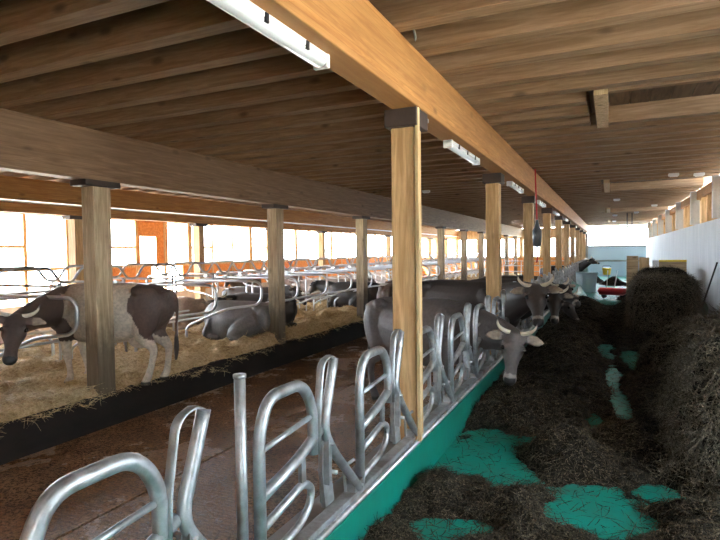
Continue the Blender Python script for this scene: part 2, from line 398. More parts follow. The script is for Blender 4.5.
# posts
main_y = [0.45+3.5*i for i in range(0, 11)]
main_y = [.3, 3.92, 7.65, 11.2, 14.6, 18.0, 21.4, 24.9, 28.4, 31.9, 35.4]
for i, y in enumerate(main_y):
    if i == 0: continue
    t = empty('timber_post', (-1.41 if i == 1 else -1.48, y, .31), ordn(i-1)+' clean pine post from the camera in the feed fence row', 'post', 'pine posts along the feed fence')
    MB().box(-.09, .09, -.09, .09, 0, 2.36).obj('post_shaft', 'post', t, bevel=.008)
    MB().box(-.12, .13, -.14, .14, 2.36, 2.49).obj('bearing_pad', 'pad', t, bevel=.006)
left_y = [1.0, 4.55, 8.32, 12.05, 15.5, 18.85, 22.2, 25.5, 28.9, 32.3, 35.6]
for i, y in enumerate(left_y):
    t = empty('timber_post', (-5.5, y, .1), (ordn(i-1)+' soiled timber post from the camera at the edge of the cubicles') if i > 0 else 'soiled timber post beside the camera at the cubicle edge', 'post', 'soiled posts along the cubicles')
    MB().box(-.10, .10, -.12, .12, 0, 2.45).obj('post_shaft', 'post_dirty', t, bevel=.008)
    MB().box(-.13, .13, -.24, .24, 2.45, 2.52).obj('bearing_pad', 'pad', t, bevel=.006)
for i, y in enumerate([7.7, 11.35, 14.8, 18.1, 21.5, 24.9, 28.3, 31.7, 35.2]):
    t = empty('timber_post', (-9.92, y, .1), (ordn(i)+' pine post from the camera in the row beyond the cubicles'), 'post', 'posts beyond the cubicles')
    MB().box(-.10, .10, -.10, .10, 0, 2.39).obj('post_shaft', 'post', t)
    MB().box(-.12, .12, -.22, .22, 2.39, 2.46).obj('bearing_pad', 'pad', t)

# ================================================================ FEED FENCE
def make_headlock():
    r = empty('feed_headlock', (0, 0, 0), '', 'headlock'); X = 0
    m = MB().tube([(0, 0, .35), (0, 0, .98), (0, .07, 1.12), (0, .36, 1.12), (0, .46, .98), (0, .46, .74)], .028, .11, 10); m.obj('loop_frame', 'steel', r, smooth=True)
    m = MB().tube([(0, 0, .70), (0, .30, .76), (0, .53, .84)], .027, .05, 10); m.obj('cross_rail', 'steel', r, smooth=True)
    m = MB().tube([(0, .0, .90), (0, .46, .935)], .013, .02, 8); m.obj('cross_rail', 'steel', r, smooth=True)
    m = MB().tube([(0, 0, .56), (0, .36, .63), (0, .44, .58), (0, .42, .50), (0, .33, .44), (0, 0, .40)], .020, .06, 8); m.obj('lower_loop', 'steel', r, smooth=True)
    m = MB().box(-.01, .01, .33, .37, .62, .78); m.obj('spacer_plate', 'steel', r)
    # pivoting arm
    m = MB().tube([(.02, .66, 1.19), (.02, .60, 1.02), (.02, .53, .84), (.03, .62, .70), (.03, .94, .38)], .026, .12, 10); m.obj('pivot_arm', 'steel', r, smooth=True)
    m = MB().sweep(fillet([(.02, .665, 1.185), (.02, .60, 1.20), (.02, .53, 1.14), (.02, .485, .95), (.02, .455, .74)], .04), [(.006, .02)]*22, 6, up=(1, 0, 0)) if False else MB()
    P = fillet([(.02, .665, 1.18), (.02, .61, 1.215), (.02, .52, 1.19), (.02, .475, .95), (.02, .468, .74)], .05)
    m = MB().sweep(P, [(.007, .022)]*len(P), 8, up=(1, 0, 0)); m.obj('arm_strap', 'steel', r, smooth=True)
    m = MB().add([(-.012, .56, .42), (-.012, .66, .42), (-.012, .62, .62), (-.012, .60, .78), (-.012, .54, .78), (-.012, .53, .62), (.012, .56, .42), (.012, .66, .42), (.012, .62, .62), (.012, .60, .78), (.012, .54, .78), (.012, .53, .62)],
                 [(5, 4, 3, 2, 1, 0), (6, 7, 8, 9, 10, 11)]+[(i, (i+1) % 6, 6+(i+1) % 6, 6+i) for i in range(6)])
    m.box(.012, .045, .545, .575, .55, .79).box(-.045, -.012, .60, .63, .42, .70); m.obj('latch_plate', 'steel', r)
    for yb, zb in ((.57, .76), (.60, .60), (.93, .40)): MB().tube([(-.05, yb, zb), (.06, yb, zb)], .012, .01, 8).obj('pivot_bolt', 'steel', r, smooth=True)
    m = MB().tube([(-.03, .88, .36), (-.03, .86, .52), (.02, .90, .56)], .010, .03, 8).box(-.03, .03, .88, .99, .345, .42); m.obj('arm_bracket', 'steel', r)
    return r
proto = make_headlock()
for i in range(35):
    y = 1.90-1.02+1.02*(i) ; o = proto if i == 0 else copy_tree(proto)
    o.location = (-1.36, y, 0)
    o['label'] = ('galvanised headlock nearest the camera, cut off by the lower left of the view' if i == 0 else
                  'complete galvanised headlock right of the tall steel stanchion' if i == 1 else ordn(i)+' galvanised headlock from the camera along the turquoise kerb')
    o['group'] = 'headlocks along the feed kerb'
t = tag(MB().box(-1.40, -1.325, .3, 36, .313, .37).obj('fence_base_rail', 'steel', bevel=.006), 'galvanised box rail carrying the headlocks on the kerb', 'rail')
tag(MB().tube([(-1.315, .3, .325), (-1.315, 36, .325)], .018).obj('locking_rod', 'steel', smooth=True), 'long thin galvanised rod along the front of the kerb top', 'rod')
for i, y in enumerate((1.78, 8.9, 16.0, 23.2)):
    t = empty('fence_stanchion', (-1.40, y+.05, .31), 'tall round galvanised stanchion left of the complete headlock' if i == 0 else ordn(i)+' tall round galvanised stanchion in the feed fence', 'stanchion')
    MB().tube([(0, 0, 0), (0, 0, .93)], .024, .01, 12).obj('stanchion_tube', 'steel', t, smooth=True)
    MB().tube([(0, 0, .925), (0, 0, .94)], .028, .01, 12).obj('stanchion_cap', 'steel', t, smooth=True)
    MB().box(-.05, .05, -.05, .05, 0, .012).obj('base_flange', 'steel', t)

# ================================================================ CUBICLES
def make_divider():
    r = empty('cubicle_divider', (0, 0, 0), '', 'cubicle divider')
    m = MB().tube([(-1.95, 0, 1.22), (-.1, 0, 1.22), (.0, 0, 1.14), (.0, 0, .90), (-.12, 0, .80), (-.75, 0, .72), (-1.60, 0, .40), (-1.70, 0, .32), (-1.70, 0, .02)], .023, .17, 8); m.obj('loop_pipe', 'pipe', r, smooth=True)
    m = MB().tube([(-1.93, 0, .0), (-1.93, 0, 1.30)], .02, .02, 8); m.obj('support_post', 'pipe', r, smooth=True)
    m = MB().box(-1.80, -1.70, -.03, .03, 1.19, 1.25); m.obj('clamp', 'pipe', r)
    return r
dp = make_divider(); first = True
ydiv = [7.85+1.2*i for i in range(-6, 24)]
for i, y in enumerate(ydiv):
    o = dp if first else copy_tree(dp); first = False
    o.location = (-5.50, y, .05)
    o['label'] = ordn(i)+' looped steel cubicle divider from the camera, near row'; o['group'] = 'cubicle dividers of the near row'
    q = copy_tree(dp); q.location = (-9.78, y+.35, .05); q.rotation_euler = (0, 0, math.pi)
    q['label'] = ordn(i)+' looped steel cubicle divider from the camera, far row'; q['group'] = 'cubicle dividers of the far row'
for nm, X, off in (('near', -7.25, 0), ('far', -8.05, .35)):
    P = []; y = ydiv[0]+off
    while y < 36:
        P += [(X, y-.09, 1.36), (X, y+.09, 1.36), (X, y+.26, 1.58), (X, y+.94, 1.58)]; y += 1.2
    tag(MB().tube(P, .020, .08, 8).obj('neck_rail', 'pipe', smooth=True), 'wavy steel neck rail above the %s row of cubicles' % nm, 'rail')
    tag(MB().tube([(X, Y0, 1.2), (X, 36, 1.2)], .026).obj('support_rail', 'pipe', smooth=True), 'straight steel rail carrying the %s row of dividers' % nm, 'rail')
    tag(MB().tube([(X+(.15 if X > -7.5 else -.15), Y0, .55), (X+(.15 if X > -7.5 else -.15), 36, .55)], .02).obj('brisket_rail', 'pipe', smooth=True), 'low steel rail at the head end of the %s cubicle row' % nm, 'rail')
# back end gates / pens seen far away: grid of pipes across the alley
t = empty('pipe_gate', (-5.3, 30.0, -.28), 'wide tubular gate across the alley at the far end', 'gate')
m = MB()
for z in (.3, .6, .9, 1.2, 1.45): m.tube([(0, 0, z), (3.7, 0, z)], .02)
m.obj('rails', 'pipe', t, smooth=True); m = MB()
for xx in (0, .95, 1.9, 2.8, 3.7): m.tube([(xx, 0, 0.0), (xx, 0, 1.5)], .025)
m.obj('uprights', 'pipe', t, smooth=True)

# ================================================================ STRAW BED
def straw_h(x, y): return .13+.32*(fbm(x*1.6, y*1.6, 3)-.45)+.24*(fbm(x*4.5, y*4.5, 9)-.5)+.03*np.exp(-((x+5.62)/.15)**2)
def grid(x0, x1, nx, y0, y1, ny, power=1.0):
    xs = np.linspace(x0, x1, nx); ts = np.linspace(0, 1, ny)**power; ys = y0+(y1-y0)*ts
    X, Y = np.meshgrid(xs, ys, indexing='ij'); return X, Y
X, Y = grid(-9.84, -5.41, 120, 0, 37.9, 620, 1.5)
edge = np.clip((-5.41-X)/.08, 0, 1)
Z = np.maximum(straw_h(X, Y), .035)*(.45+.55*edge)+.04
V = np.stack([X, Y, Z], -1).reshape(-1, 3); nx, ny = X.shape
idx = np.arange(nx*ny).reshape(nx, ny); F = np.stack([idx[:-1, :-1], idx[1:, :-1], idx[1:, 1:], idx[:-1, 1:]], -1).reshape(-1, 4)
m = npmesh('straw_bedding', V, F, 'straw'); sb = bpy.data.objects.new('straw_bedding', m); COL.objects.link(sb)
tag(sb, 'thick bed of loose golden straw filling the cubicles', 'straw', kind='stuff')
n = 42000
y = 1.5+30*rng.uniform(0, 1, n)**2.2; x = -5.36-rng.uniform(0, 1, n)**1.6*4.2
z = np.maximum(straw_h(x, y), .035)+.045; z = np.where(x > -5.45, z-.03-(x+5.45)*1.0, z)
P = np.stack([x, y, z], 1); N = np.tile(np.array([[0, 0, 1.]]), (n, 1))+rng.normal(size=(n, 3))*.15; N /= np.linalg.norm(N, axis=1, keepdims=True)
V, F = strands_arrays(P, N, .13, .0035, .4, .35)
m = npmesh('straw_stalks', V, F, 'strawblade', False); o = bpy.data.objects.new('straw_stalks', m); COL.objects.link(o); o.parent = sb; o['kind'] = 'stuff'

# ================================================================ SILAGE ON THE FEED PASSAGE
bare = [(-.98, 4.95, .34, .42), (-1.15, 4.35, .22, .28), (-.70, 4.25, .16, .30), (-.10, 4.0, .30, .36), (-.33, 3.75, .12, .14), (.15, 3.75, .22, .22), (.35, 4.35, .12, .16), (-1.0, 3.22, .13, .13), (-.80, 3.35, .10, .10), (-.55, 5.15, .15, .2),
        (.02, 8.0, .10, 1.0), (.12, 6.6, .09, .5), (-.15, 6.0, .08, .3), (-.10, 10.5, .14, 1.0), (.3, 9.5, .12, .9),
        (-.5, 21.5, .5, 2.3), (.0, 18.5, .35, 1.5), (-.3, 27, .9, 4), (-.2, 35, 1.2, 5)]
mound = [(-.36, 4.72, .30, .30, .20), (-.80, 6.2, .50, 1.0, .14), (-.70, 8.2, .45, 1.4, .16), (-.80, 10.5, .5, 1.6, .20), (-.65, 13.5, .6, 1.8, .26), (-.75, 17.0, .5, 1.6, .26), (-.55, 15.2, .5, 1.2, .18),
         (.25, 5.3, .25, .5, .10), (-.5, 3.75, .25, .2, .10), (-1.15, 3.7, .12, .25, .10), (.5, 3.6, .5, .5, .12), (.1, 29.5, .5, .9, .5), (-.7, 31.5, .4, 1, .4), (.9, 7.2, .5, .8, .2), (.55, 12.2, .7, 1.2, .2), (.6, 16, .6, 2.0, .3)]
def sil_h(x, y):
    h = .055+.17*(fbm(x*2.2, y*1.8, 21)-.45)+.09*(fbm(x*6, y*6, 5)-.5)+.05*(fbm(x*17, y*17, 8)-.5)
    for cx, cy, rx, ry, hh in mound: h = h+hh*np.exp(-((x-cx)/rx)**2-((y-cy)/ry)**2)
    for cx, cy, rx, ry in bare:
        d = ((x-cx)/rx)**2+((y-cy)/ry)**2; h = h-.17*np.exp(-d*.75)
    wob = .05*(fbm(x*14, y*14, 31)-.5)
    return h+wob
X, Y = grid(-1.30, 1.99, 190, 2.0, 37.5, 900, 1.9)
Z = sil_h(X, Y); V = np.stack([X, Y, np.maximum(Z, -.02)], -1).reshape(-1, 3); nx, ny = X.shape
idx = np.arange(nx*ny).reshape(nx, ny); F = np.stack([idx[:-1, :-1], idx[1:, :-1], idx[1:, 1:], idx[:-1, 1:]], -1).reshape(-1, 4)
zf = Z.reshape(-1); keep = (zf[F] > .002).any(1); F = F[keep]
used = np.unique(F); rem = np.full(len(V), -1); rem[used] = np.arange(len(used)); V = V[used]; F = rem[F]
m = npmesh('silage_layer', V, F, 'silage'); sg = bpy.data.objects.new('silage_layer', m); COL.objects.link(sg)
tag(sg, 'dark loose silage scattered over the turquoise feed passage floor', 'silage', kind='stuff')
n = 110000
y = 2.6+22*rng.uniform(0, 1, n)**2.0; x = rng.uniform(-1.28, 1.9, n); h = sil_h(x, y); kp = (h > -.01) | (rng.uniform(size=n) < .10); x, y, h = x[kp], y[kp], h[kp]
e_ = .02; nx_ = -(sil_h(x+e_, y)-sil_h(x-e_, y))/(2*e_); ny_ = -(sil_h(x, y+e_)-sil_h(x, y-e_))/(2*e_)
N = np.stack([nx_*.6, ny_*.6, np.ones_like(x)], 1); N /= np.linalg.norm(N, axis=1, keepdims=True)
V, F = strands_arrays(np.stack([x, y, np.maximum(h, 0)+.004], 1), N, .11, .0032, .5, .5)
V[:, 0] = np.clip(V[:, 0], -1.305, 1.99); V[:, 2] = np.maximum(V[:, 2], .002)
m = npmesh('silage_stalks', V, F, 'strand', False); o = bpy.data.objects.new('silage_stalks', m); COL.objects.link(o); o.parent = sg; o['kind'] = 'stuff'

def pile(name, c, r, h, px, n, label, mat='haystrand', L=.16, w=.0032, boxy=2.6, amp=.16, seed=1, cat='hay pile'):
    """superellipsoid heap with lumpy surface, sits on the floor"""
    nu, nv = 110, 46
    U, Vv = np.meshgrid(np.linspace(0, 2*np.pi, nu, endpoint=False), np.linspace(0, np.pi/2, nv), indexing='ij')
    def surf(U, Vv):
        p = 2/px; q = 2/boxy
        cu, su = np.cos(U), np.sin(U); cv, sv = np.cos(Vv), np.sin(Vv)
        a = np.sign(cu)*np.abs(cu)**p; b = np.sign(su)*np.abs(su)**p
        cvp = np.abs(cv)**q; svp = np.abs(sv)**q
        fl_ = 1+.18*np.exp(-svp*6)
        d = 1+amp*(fbm(U*3.0/1.0+cu*2+5, Vv*4+su*2+9, seed)-.5)*2+amp*.5*(fbm(cu*9+20, su*9+Vv*9+20, seed+3)-.5)*2
        return np.stack([r[0]*a*cvp*d*fl_, r[1]*b*cvp*d*fl_, h*svp*(1+(d-1)*.5)], -1)
    V = surf(U, Vv).reshape(-1, 3); V[:, 0] = np.minimum(V[:, 0], 1.985-c[0]); i = np.arange(nu*nv).reshape(nu, nv); j = np.roll(i, -1, 0)
    F = np.stack([i[:, :-1], j[:, :-1], j[:, 1:], i[:, 1:]], -1).reshape(-1, 4)
    me = npmesh(name, V, F, 'silage'); o = bpy.data.objects.new(name, me); COL.objects.link(o); o.location = (c[0], c[1], 0); tag(o, label, cat)
    A, B_, C_, D_ = (V[F[:, k_]] for k_ in range(4)); nf = np.cross(C_-A, D_-B_); ar = np.linalg.norm(nf, axis=1)
    fi = rng.choice(len(F), n, p=ar/ar.sum()); a_ = rng.uniform(0, 1, (n, 1)); b_ = rng.uniform(0, 1, (n, 1))
    P = (A[fi]*(1-a_)+B_[fi]*a_)*(1-b_)+(D_[fi]*(1-a_)+C_[fi]*a_)*b_; N = nf[fi]/(ar[fi][:, None]+1e-9)
    sgn = np.sign((N*(P-np.array([0, 0, h*.4]))).sum(1))[:, None]; sgn[sgn == 0] = 1; N = N*sgn
    VV, FF = strands_arrays(P, N, L, w, .6, .45)
    VV[:, 2] = np.maximum(VV[:, 2], .004); VV[:, 0] = np.minimum(VV[:, 0], 1.99-c[0])
    me = npmesh('loose_stalks', VV, FF, mat, False); s = bpy.data.objects.new('loose_stalks', me); COL.objects.link(s); s.parent = o; s['kind'] = 'stuff'
    return o
pile('hay_pile', (1.25, 5.45), (.80, 1.25), 1.18, 2.8, 38000, 'tall shaggy hay pile at the right edge of the view, nearest the camera', seed=4, amp=.22, w=.004)
pile('hay_pile', (1.15, 8.7), (.70, .85), .72, 2.2, 13000, 'lower rounded hay heap between the near pile and the block of silage', seed=9, amp=.22)
pile('silage_block', (.93, 12.3), (.58, .75), 1.2, 5, 16000, 'tall square-sided block of dark silage standing by the right wall', mat='haystrand', boxy=6, amp=.06, seed=13, L=.16, w=.005, cat='silage block')
pile('silage_block', (1.15, 15.4), (.62, .7), 1.25, 4, 5000, 'further dark silage block behind the square-sided one', mat='strand', boxy=5, amp=.07, seed=17, L=.14, w=.004, cat='silage block')

# ================================================================ COWS
def lerp(a, b, t): return a+(b-a)*t
def smooth_path(P, Rr, k=4):
    """Catmull-Rom resample of points and radii"""
    P = [Vector(p) for p in P]; R_ = [Vector(r) if hasattr(r, '__len__') else Vector((r, r)) for r in Rr]; n = len(P); oP, oR = [], []
    def cr(a, b, c, d, t): return .5*((2*b)+(c-a)*t+(2*a-5*b+4*c-d)*t*t+(3*b-a-3*c+d)*t**3)
    for i in range(n-1):
        q = [max(i-1, 0), i, i+1, min(i+2, n-1)]
        for j in range(k):
            t = j/k; oP.append(cr(*[P[x] for x in q], t)); oR.append(cr(*[R_[x] for x in q], t))
    oP.append(P[-1]); oR.append(R_[-1]); return oP, [(max(r[0], .004), max(r[1], .004)) for r in oR]
def cow(name, loc, yaw, label, scale=1.0, poll=None, muzzle=None, normal=None, lying=False, base=(.15, .12, .10), white=False, dark=.5,
        legs=None, voxel=.02, horns=True, group=None, tail=True, muzzle_pale=True, neck_up=.1, hscale=1.0):
    """canonical cow: x forward, z up, origin between the feet. poll/muzzle/normal are world values."""
    Mx = Matrix.Translation(loc) @ Matrix.Rotation(yaw, 4, 'Z') @ Matrix.Scale(scale, 4); Mi = Mx.inverted(); R3 = Mi.to_3x3()
    drop = -.60 if lying else 0
    mb = MB()
    Tr = [(-.86, 1.14, .05, .07), (-.80, 1.11, .15, .20), (-.68, 1.06, .22, .28), (-.5, 1.00, .265, .345), (-.2, .95, .32, .395), (.12, .93, .34, .41), (.40, .96, .29, .39), (.60, .98, .235, .345), (.76, .99, .16, .26), (.84, 1.0, .08, .14)]
    sp = 1.18 if lying else 1.0
    P, Rr = smooth_path([(x, 0, z+drop) for x, z, a, b in Tr], [(a*sp, b) for x, z, a, b in Tr]); mb.sweep(P, Rr, 20)
    # hip bones and shoulders for relief
    for s in (-1, 1):
        mb.ball((-.50, s*.20, 1.25+drop), (.11, .07, .07)); mb.ball((-.80, s*.10, 1.18+drop), (.06, .05, .06)); mb.ball((.48, s*.19, 1.0+drop), (.16, .08, .26))
        mb.ball((-.60, s*.17, 1.02+drop), (.20, .13, .28))
    L = legs or {}
    if not lying:
        for s, kx in ((1, 'fl'), (-1, 'fr')):
            dx = L.get(kx, 0); P = [(.52, s*.19, .95), (.50, s*.19, .72), (.52+dx*.3, s*.17, .56), (.53+dx*.6, s*.16, .40), (.52+dx*.8, s*.155, .24), (.52+dx, s*.155, .12), (.55+dx, s*.155, .05), (.56+dx, s*.155, 0)]
            a, b = smooth_path(P, [(.10, .15), (.09, .12), (.062, .075), (.052, .055), (.034, .038), (.042, .046), (.05, .055), (.056, .065)]); mb.sweep(a, b, 14, up=(1, 0, 0))
        for s, kx in ((1, 'hl'), (-1, 'hr')):
            dx = L.get(kx, 0); P = [(-.60, s*.16, 1.05), (-.56, s*.18, .82), (-.58+dx*.3, s*.17, .64), (-.72+dx*.6, s*.15, .48), (-.72+dx*.8, s*.15, .30), (-.69+dx, s*.15, .13), (-.65+dx, s*.15, .05), (-.64+dx, s*.15, 0)]
            a, b = smooth_path(P, [(.12, .22), (.115, .19), (.085, .12), (.05, .062), (.038, .044), (.044, .05), (.05, .056), (.056, .066)]); mb.sweep(a, b, 14, up=(1, 0, 0))
        mb.ball((-.42, 0, .60), (.17, .13, .14))
    else:
        for s in (-1, 1):
            a, b = smooth_path([(.50, s*.20, .40), (.62, s*.26, .18), (.72, s*.22, .09), (.50, s*.28, .05), (.34, s*.26, .05)], [.13, .09, .06, .045, .045]); mb.sweep(a, b, 12)
            a, b = smooth_path([(-.50, s*.20, .40), (-.25, s*.36, .26), (-.08, s*.42, .14), (-.35, s*.46, .07), (-.60, s*.44, .06), (-.42, s*.50, .05)], [.20, .17, .10, .06, .05, .045]); mb.sweep(a, b, 12)
    if tail:
        zt = 1.22+drop
        if lying: a, b = smooth_path([(-.82, 0, zt), (-.93, .03, zt-.1), (-.92, .1, .25), (-.85, .3, .06), (-.7, .45, .05)], [.035, .025, .02, .022, .03])
        else: a, b = smooth_path([(-.78, 0, zt), (-.88, 0, zt-.02), (-.935, 0, zt-.18), (-.92, .01, .72), (-.92, .02, .48), (-.91, .02, .30)], [.045, .034, .024, .020, .036, .016])
        mb.sweep(a, b, 10, up=(1, 0, 0))
    # head
    zd = drop
    if poll is None:
        pl = Vector((1.28, 0, 1.38+zd)); mz = Vector((1.55, 0, .98+zd*.95)); nm = Vector((.8, 0, .55))
    else:
        pl = Mi @ Vector(poll); mz = Mi @ Vector(muzzle); nm = R3 @ Vector(normal)
    f = (mz-pl).normalized(); nm = (nm-nm.dot(f)*f).normalized(); sd = f.cross(nm).normalized()
    H = lambda t, s, n: pl+(f*t+sd*s+nm*n)*hscale
    HS = [(-.03, -.07, .045, .03), (-.005, -.075, .080, .070), (.06, -.10, .100, .098), (.13, -.115, .116, .112), (.19, -.115, .112, .112), (.26, -.098, .080, .092), (.34, -.080, .060, .070), (.41, -.068, .060, .058), (.46, -.066, .070, .056), (.50, -.066, .058, .046), (.525, -.068, .03, .026)]
    mb.sweep([H(t, 0, o) for t, o, a, b in HS], [(a*hscale, b*hscale) for t, o, a, b in HS], 18, up=tuple(nm))
    for s in (-1, 1):
        mb.ball(H(.155, s*.085, -.035), (.036, .036, .036))           # brow
        E0 = H(.03, s*.07, -.07); od = (sd*s*1.0+f*.12-nm*.05).normalized()
        a, b = smooth_path([E0, E0+od*.06, E0+od*.12, E0+od*.18, E0+od*.225], [(.032, .022), (.052, .018), (.064, .016), (.048, .014), (.014, .010)])
        mb.sweep(a, b, 12, up=tuple(nm))
    nk1 = H(.05, 0, -.14)
    nb = Vector((.50, 0, 1.02+zd)); mid = nb.lerp(nk1, .52)+Vector((.08 if not lying else .05, 0, neck_up*.3))
    a, b = smooth_path([Vector((.30, 0, 1.0+zd)), nb+Vector((.12, 0, .02)), mid, nk1.lerp(mid, .3), nk1, H(.10, 0, -.12)], [(.20, .32), (.18, .29), (.125, .20), (.10, .155), (.085, .12), (.07, .09)], 5); mb.sweep(a, b, 16)
    me = mb.mesh('tmp'); to = bpy.data.objects.new('tmp', me); COL.objects.link(to)
    rm = to.modifiers.new('r', 'REMESH'); rm.mode = 'VOXEL'; rm.voxel_size = voxel; rm.use_smooth_shade = True
    sm = to.modifiers.new('s', 'SMOOTH'); sm.iterations = 4; sm.factor = .5
    dg = bpy.context.evaluated_depsgraph_get(); dg.update(); me2 = bpy.data.meshes.new_from_object(to.evaluated_get(dg)); bpy.data.objects.remove(to)
    # colours that belong to the hide
    nV = len(me2.vertices); C = np.empty(nV*3, np.float32); me2.vertices.foreach_get('co', C); C = C.reshape(-1, 3)
    Nn = np.empty(nV*3, np.float32); me2.vertices.foreach_get('normal', Nn); Nn = Nn.reshape(-1, 3)
    q = C-np.array(pl); ht = q@np.array(f)/hscale; hs = q@np.array(sd)/hscale; hn = q@np.array(nm)/hscale
    head = (ht > -.06) & (ht < .60) & (np.abs(hs) < .32) & (hn > -.26) & (hn < .08)
    col = np.tile(np.array([base], float), (nV, 1)); dk = np.array(base)*(1-dark)
    w = np.clip((C[:, 0]-.25)/.6, 0, 1)[:, None]; col = col*(1-w)+(dk*.9+np.array(base)*.1)*w
    legw = np.clip((.55-C[:, 2])/.3, 0, 1)[:, None]*(0 if lying else 1)
    if white:
        cream = np.array([.85, .76, .62]); brown = np.array([.085, .058, .048]); tan = np.array([.42, .29, .22])
        nz = fbm(C[:, 0]*4+9, C[:, 2]*4+9, 3)
        front = ((np.abs(C[:, 1]) > .34) & (C[:, 2] > .68) & (C[:, 0] > 0)) | ((C[:, 0]+.10*(nz-.5)*2-.18*(C[:, 2]-1.0)) > .44)
        rear = ((C[:, 0]+.12*(nz-.5)*2) < -.44-.30*np.clip(1.0-C[:, 2], 0, 1)) & (C[:, 2] > .55+.5*(nz-.5))
        col[:] = cream; m_ = np.clip((C[:, 0]-.05)/.5, 0, 1)[:, None]*np.clip((C[:, 2]-.8)/.3, 0, 1)[:, None]; col = col*(1-m_)+tan*m_
        col[rear] = brown*1.5; col[front | head] = brown; legw = legw*0
        lowleg = C[:, 2] < .6; col[lowleg & ~head] = cream*.85
    else:
        col = col*(1-legw*.35)
    hd = head & ~((np.abs(hs) > .115) & (ht < .14))
    if not white: col[hd & (ht > .0)] = np.array(base)*(.95-dark*.5)
    if muzzle_pale: mz_ = hd & (ht > .415) & (ht < .60) & (hn < .06); col[mz_] = (.36, .32, .28)
    col[hd & (ht >= .455) & (hn > -.095) & (np.abs(hs) < .055)] = (.012, .011, .012)
    ear = head & (hn > -.14) & (np.abs(hs) > .125) & (ht < .13) & (ht > -.06); inner = ear & ((Nn@np.array(nm)) > .35) & (np.abs(hs) > .145) & (hn > -.12)
    q_ = np.clip((.27-np.abs(hs))/.12, 0, 1)[:, None]; nz_ = fbm(C[:, 0]*30+60, C[:, 2]*30+60, 5)[:, None]
    col[ear] = np.array(base)*1.3; ic = np.array([[.42, .34, .25]])*(1-q_*.55*nz_*1.6)+0*q_; col[inner] = np.clip(ic[inner], .05, .6)
    hoof = (C[:, 2] < .05) & (not lying); col[hoof] = (.03, .025, .02)
    if tail and not lying: col[(C[:, 0] < -.86) & (C[:, 2] < .62)] = (.05, .038, .03)
    at = me2.color_attributes.new('col', 'FLOAT_COLOR', 'POINT'); at.data.foreach_set('color', np.concatenate([col, np.ones((nV, 1))], 1).astype(np.float32).ravel())
    me2.name = name; me2.materials.clear(); me2.materials.append(M['hide'])
    for p in me2.polygons: p.use_smooth = True
    o = bpy.data.objects.new(name, me2); COL.objects.link(o); o.matrix_world = Mx; tag(o, label, 'cow', group)
    for s in (-1, 1):
        e = MB(); c = H(.165, s*.105, -.028); e.ball(c, .023*hscale, 10, 8).obj('eye', 'eye', o, smooth=True)
        if horns:
            hp, hr = smooth_path([H(.0, s*.05, -.05), H(-.01, s*.10, -.05), H(-.03, s*.15, -.035), H(-.065, s*.185, -.01), H(-.115, s*.195, .01)], [.024, .023, .019, .013, .004], 4)
            e = MB().sweep(hp, hr, 10); ho = e.obj('horn', 'horn', o, smooth=True); hm = ho.data; at = hm.color_attributes.new('col', 'FLOAT_COLOR', 'POINT')
            for v in hm.vertices:
                tt = abs((v.co-pl).dot(sd))-(v.co-pl).dot(f); k_ = min(max((tt-.26)/.04, 0), 1); at.data[v.index].color = (lerp(.62, .05, k_), lerp(.55, .045, k_), lerp(.42, .04, k_), 1)
    return o
def yawof(dx, dy): return math.atan2(dy, dx)
GREY = (.19, .165, .155); DARK = (.020, .015, .013)
# cow standing in the cubicles, seen side on
cow('cow', (-5.83, 4.97, .12), yawof(-.93, -.37), 'cream cow with dark brown rump and head, standing in straw behind the nearest soiled post', .95,
    poll=(-5.50, 3.56, 1.17), muzzle=(-5.32, 3.36, .74), normal=(.82, -.55, .2), hscale=1.06, white=True, base=(.085, .058, .048), legs={'hl': .10, 'hr': -.02, 'fl': -.05, 'fr': -.12}, voxel=.016, muzzle_pale=False)
# cows at the feed fence
cow('cow', (-2.24, 6.74, -.28), yawof(.93, -.37), 'grey-brown cow behind the first pine post, horned head lowered through the headlocks', 1.07,
    poll=(-.925, 5.98, .87), muzzle=(-.955, 5.80, .38), normal=(.25, -.93, .12), base=GREY, voxel=.016)
cow('cow', (-2.15, 8.55, -.28), yawof(.92, -.39), 'second cow at the feed fence, dark face with pale muzzle lifted over the silage', 1.17,
    poll=(-.90, 7.50, 1.31), muzzle=(-.84, 7.20, .92), normal=(.10, -.80, .55), base=(.085, .068, .060), voxel=.016)
cow('cow', (-2.2, 9.55, -.28), yawof(.97, -.2), 'third cow at the feed fence, dark face half hidden behind the second', 1.0,
    poll=(-.78, 8.85, 1.12), muzzle=(-.76, 8.62, .72), normal=(.15, -.9, .35), base=DARK, voxel=.022)
cow('cow', (-2.2, 10.8, -.28), yawof(.97, -.2), 'fourth cow at the feed fence, nearly black with head turned toward the passage', 1.02,
    poll=(-.78, 10.1, 1.17), muzzle=(-.50, 9.85, .88), normal=(.5, -.7, .6), base=DARK, voxel=.022)
cow('cow', (-2.25, 12.6, -.28), yawof(.98, -.12), 'fifth cow at the feed fence, only its dark brown back in view', 1.04, base=(.07, .05, .04), voxel=.026, poll=(-.8, 12.3, .7), muzzle=(-.6, 12.2, .3), normal=(.8, -.5, .2))
cow('cow', (-2.3, 14.2, -.28), yawof(.98, -.12), 'sixth cow at the feed fence, dark back beyond the fifth', 1.04, base=(.05, .04, .035), voxel=.026, poll=(-.8, 13.9, .7), muzzle=(-.6, 13.8, .3), normal=(.8, -.5, .2))
cow('cow', (-2.2, 27.2, -.28), yawof(.98, -.12), 'distant dark cow with head above the pale blue tub', .95, base=DARK, voxel=.03, poll=(-.85, 26.6, 1.35), muzzle=(-.45, 26.4, 1.15), normal=(.3, -.5, .8))
cow('cow', (-4.55, 11.6, -.28), yawof(-.3, 1), 'grey-brown cow walking away in the alley left of the first pine post', .98, base=(.20, .16, .14), voxel=.024)
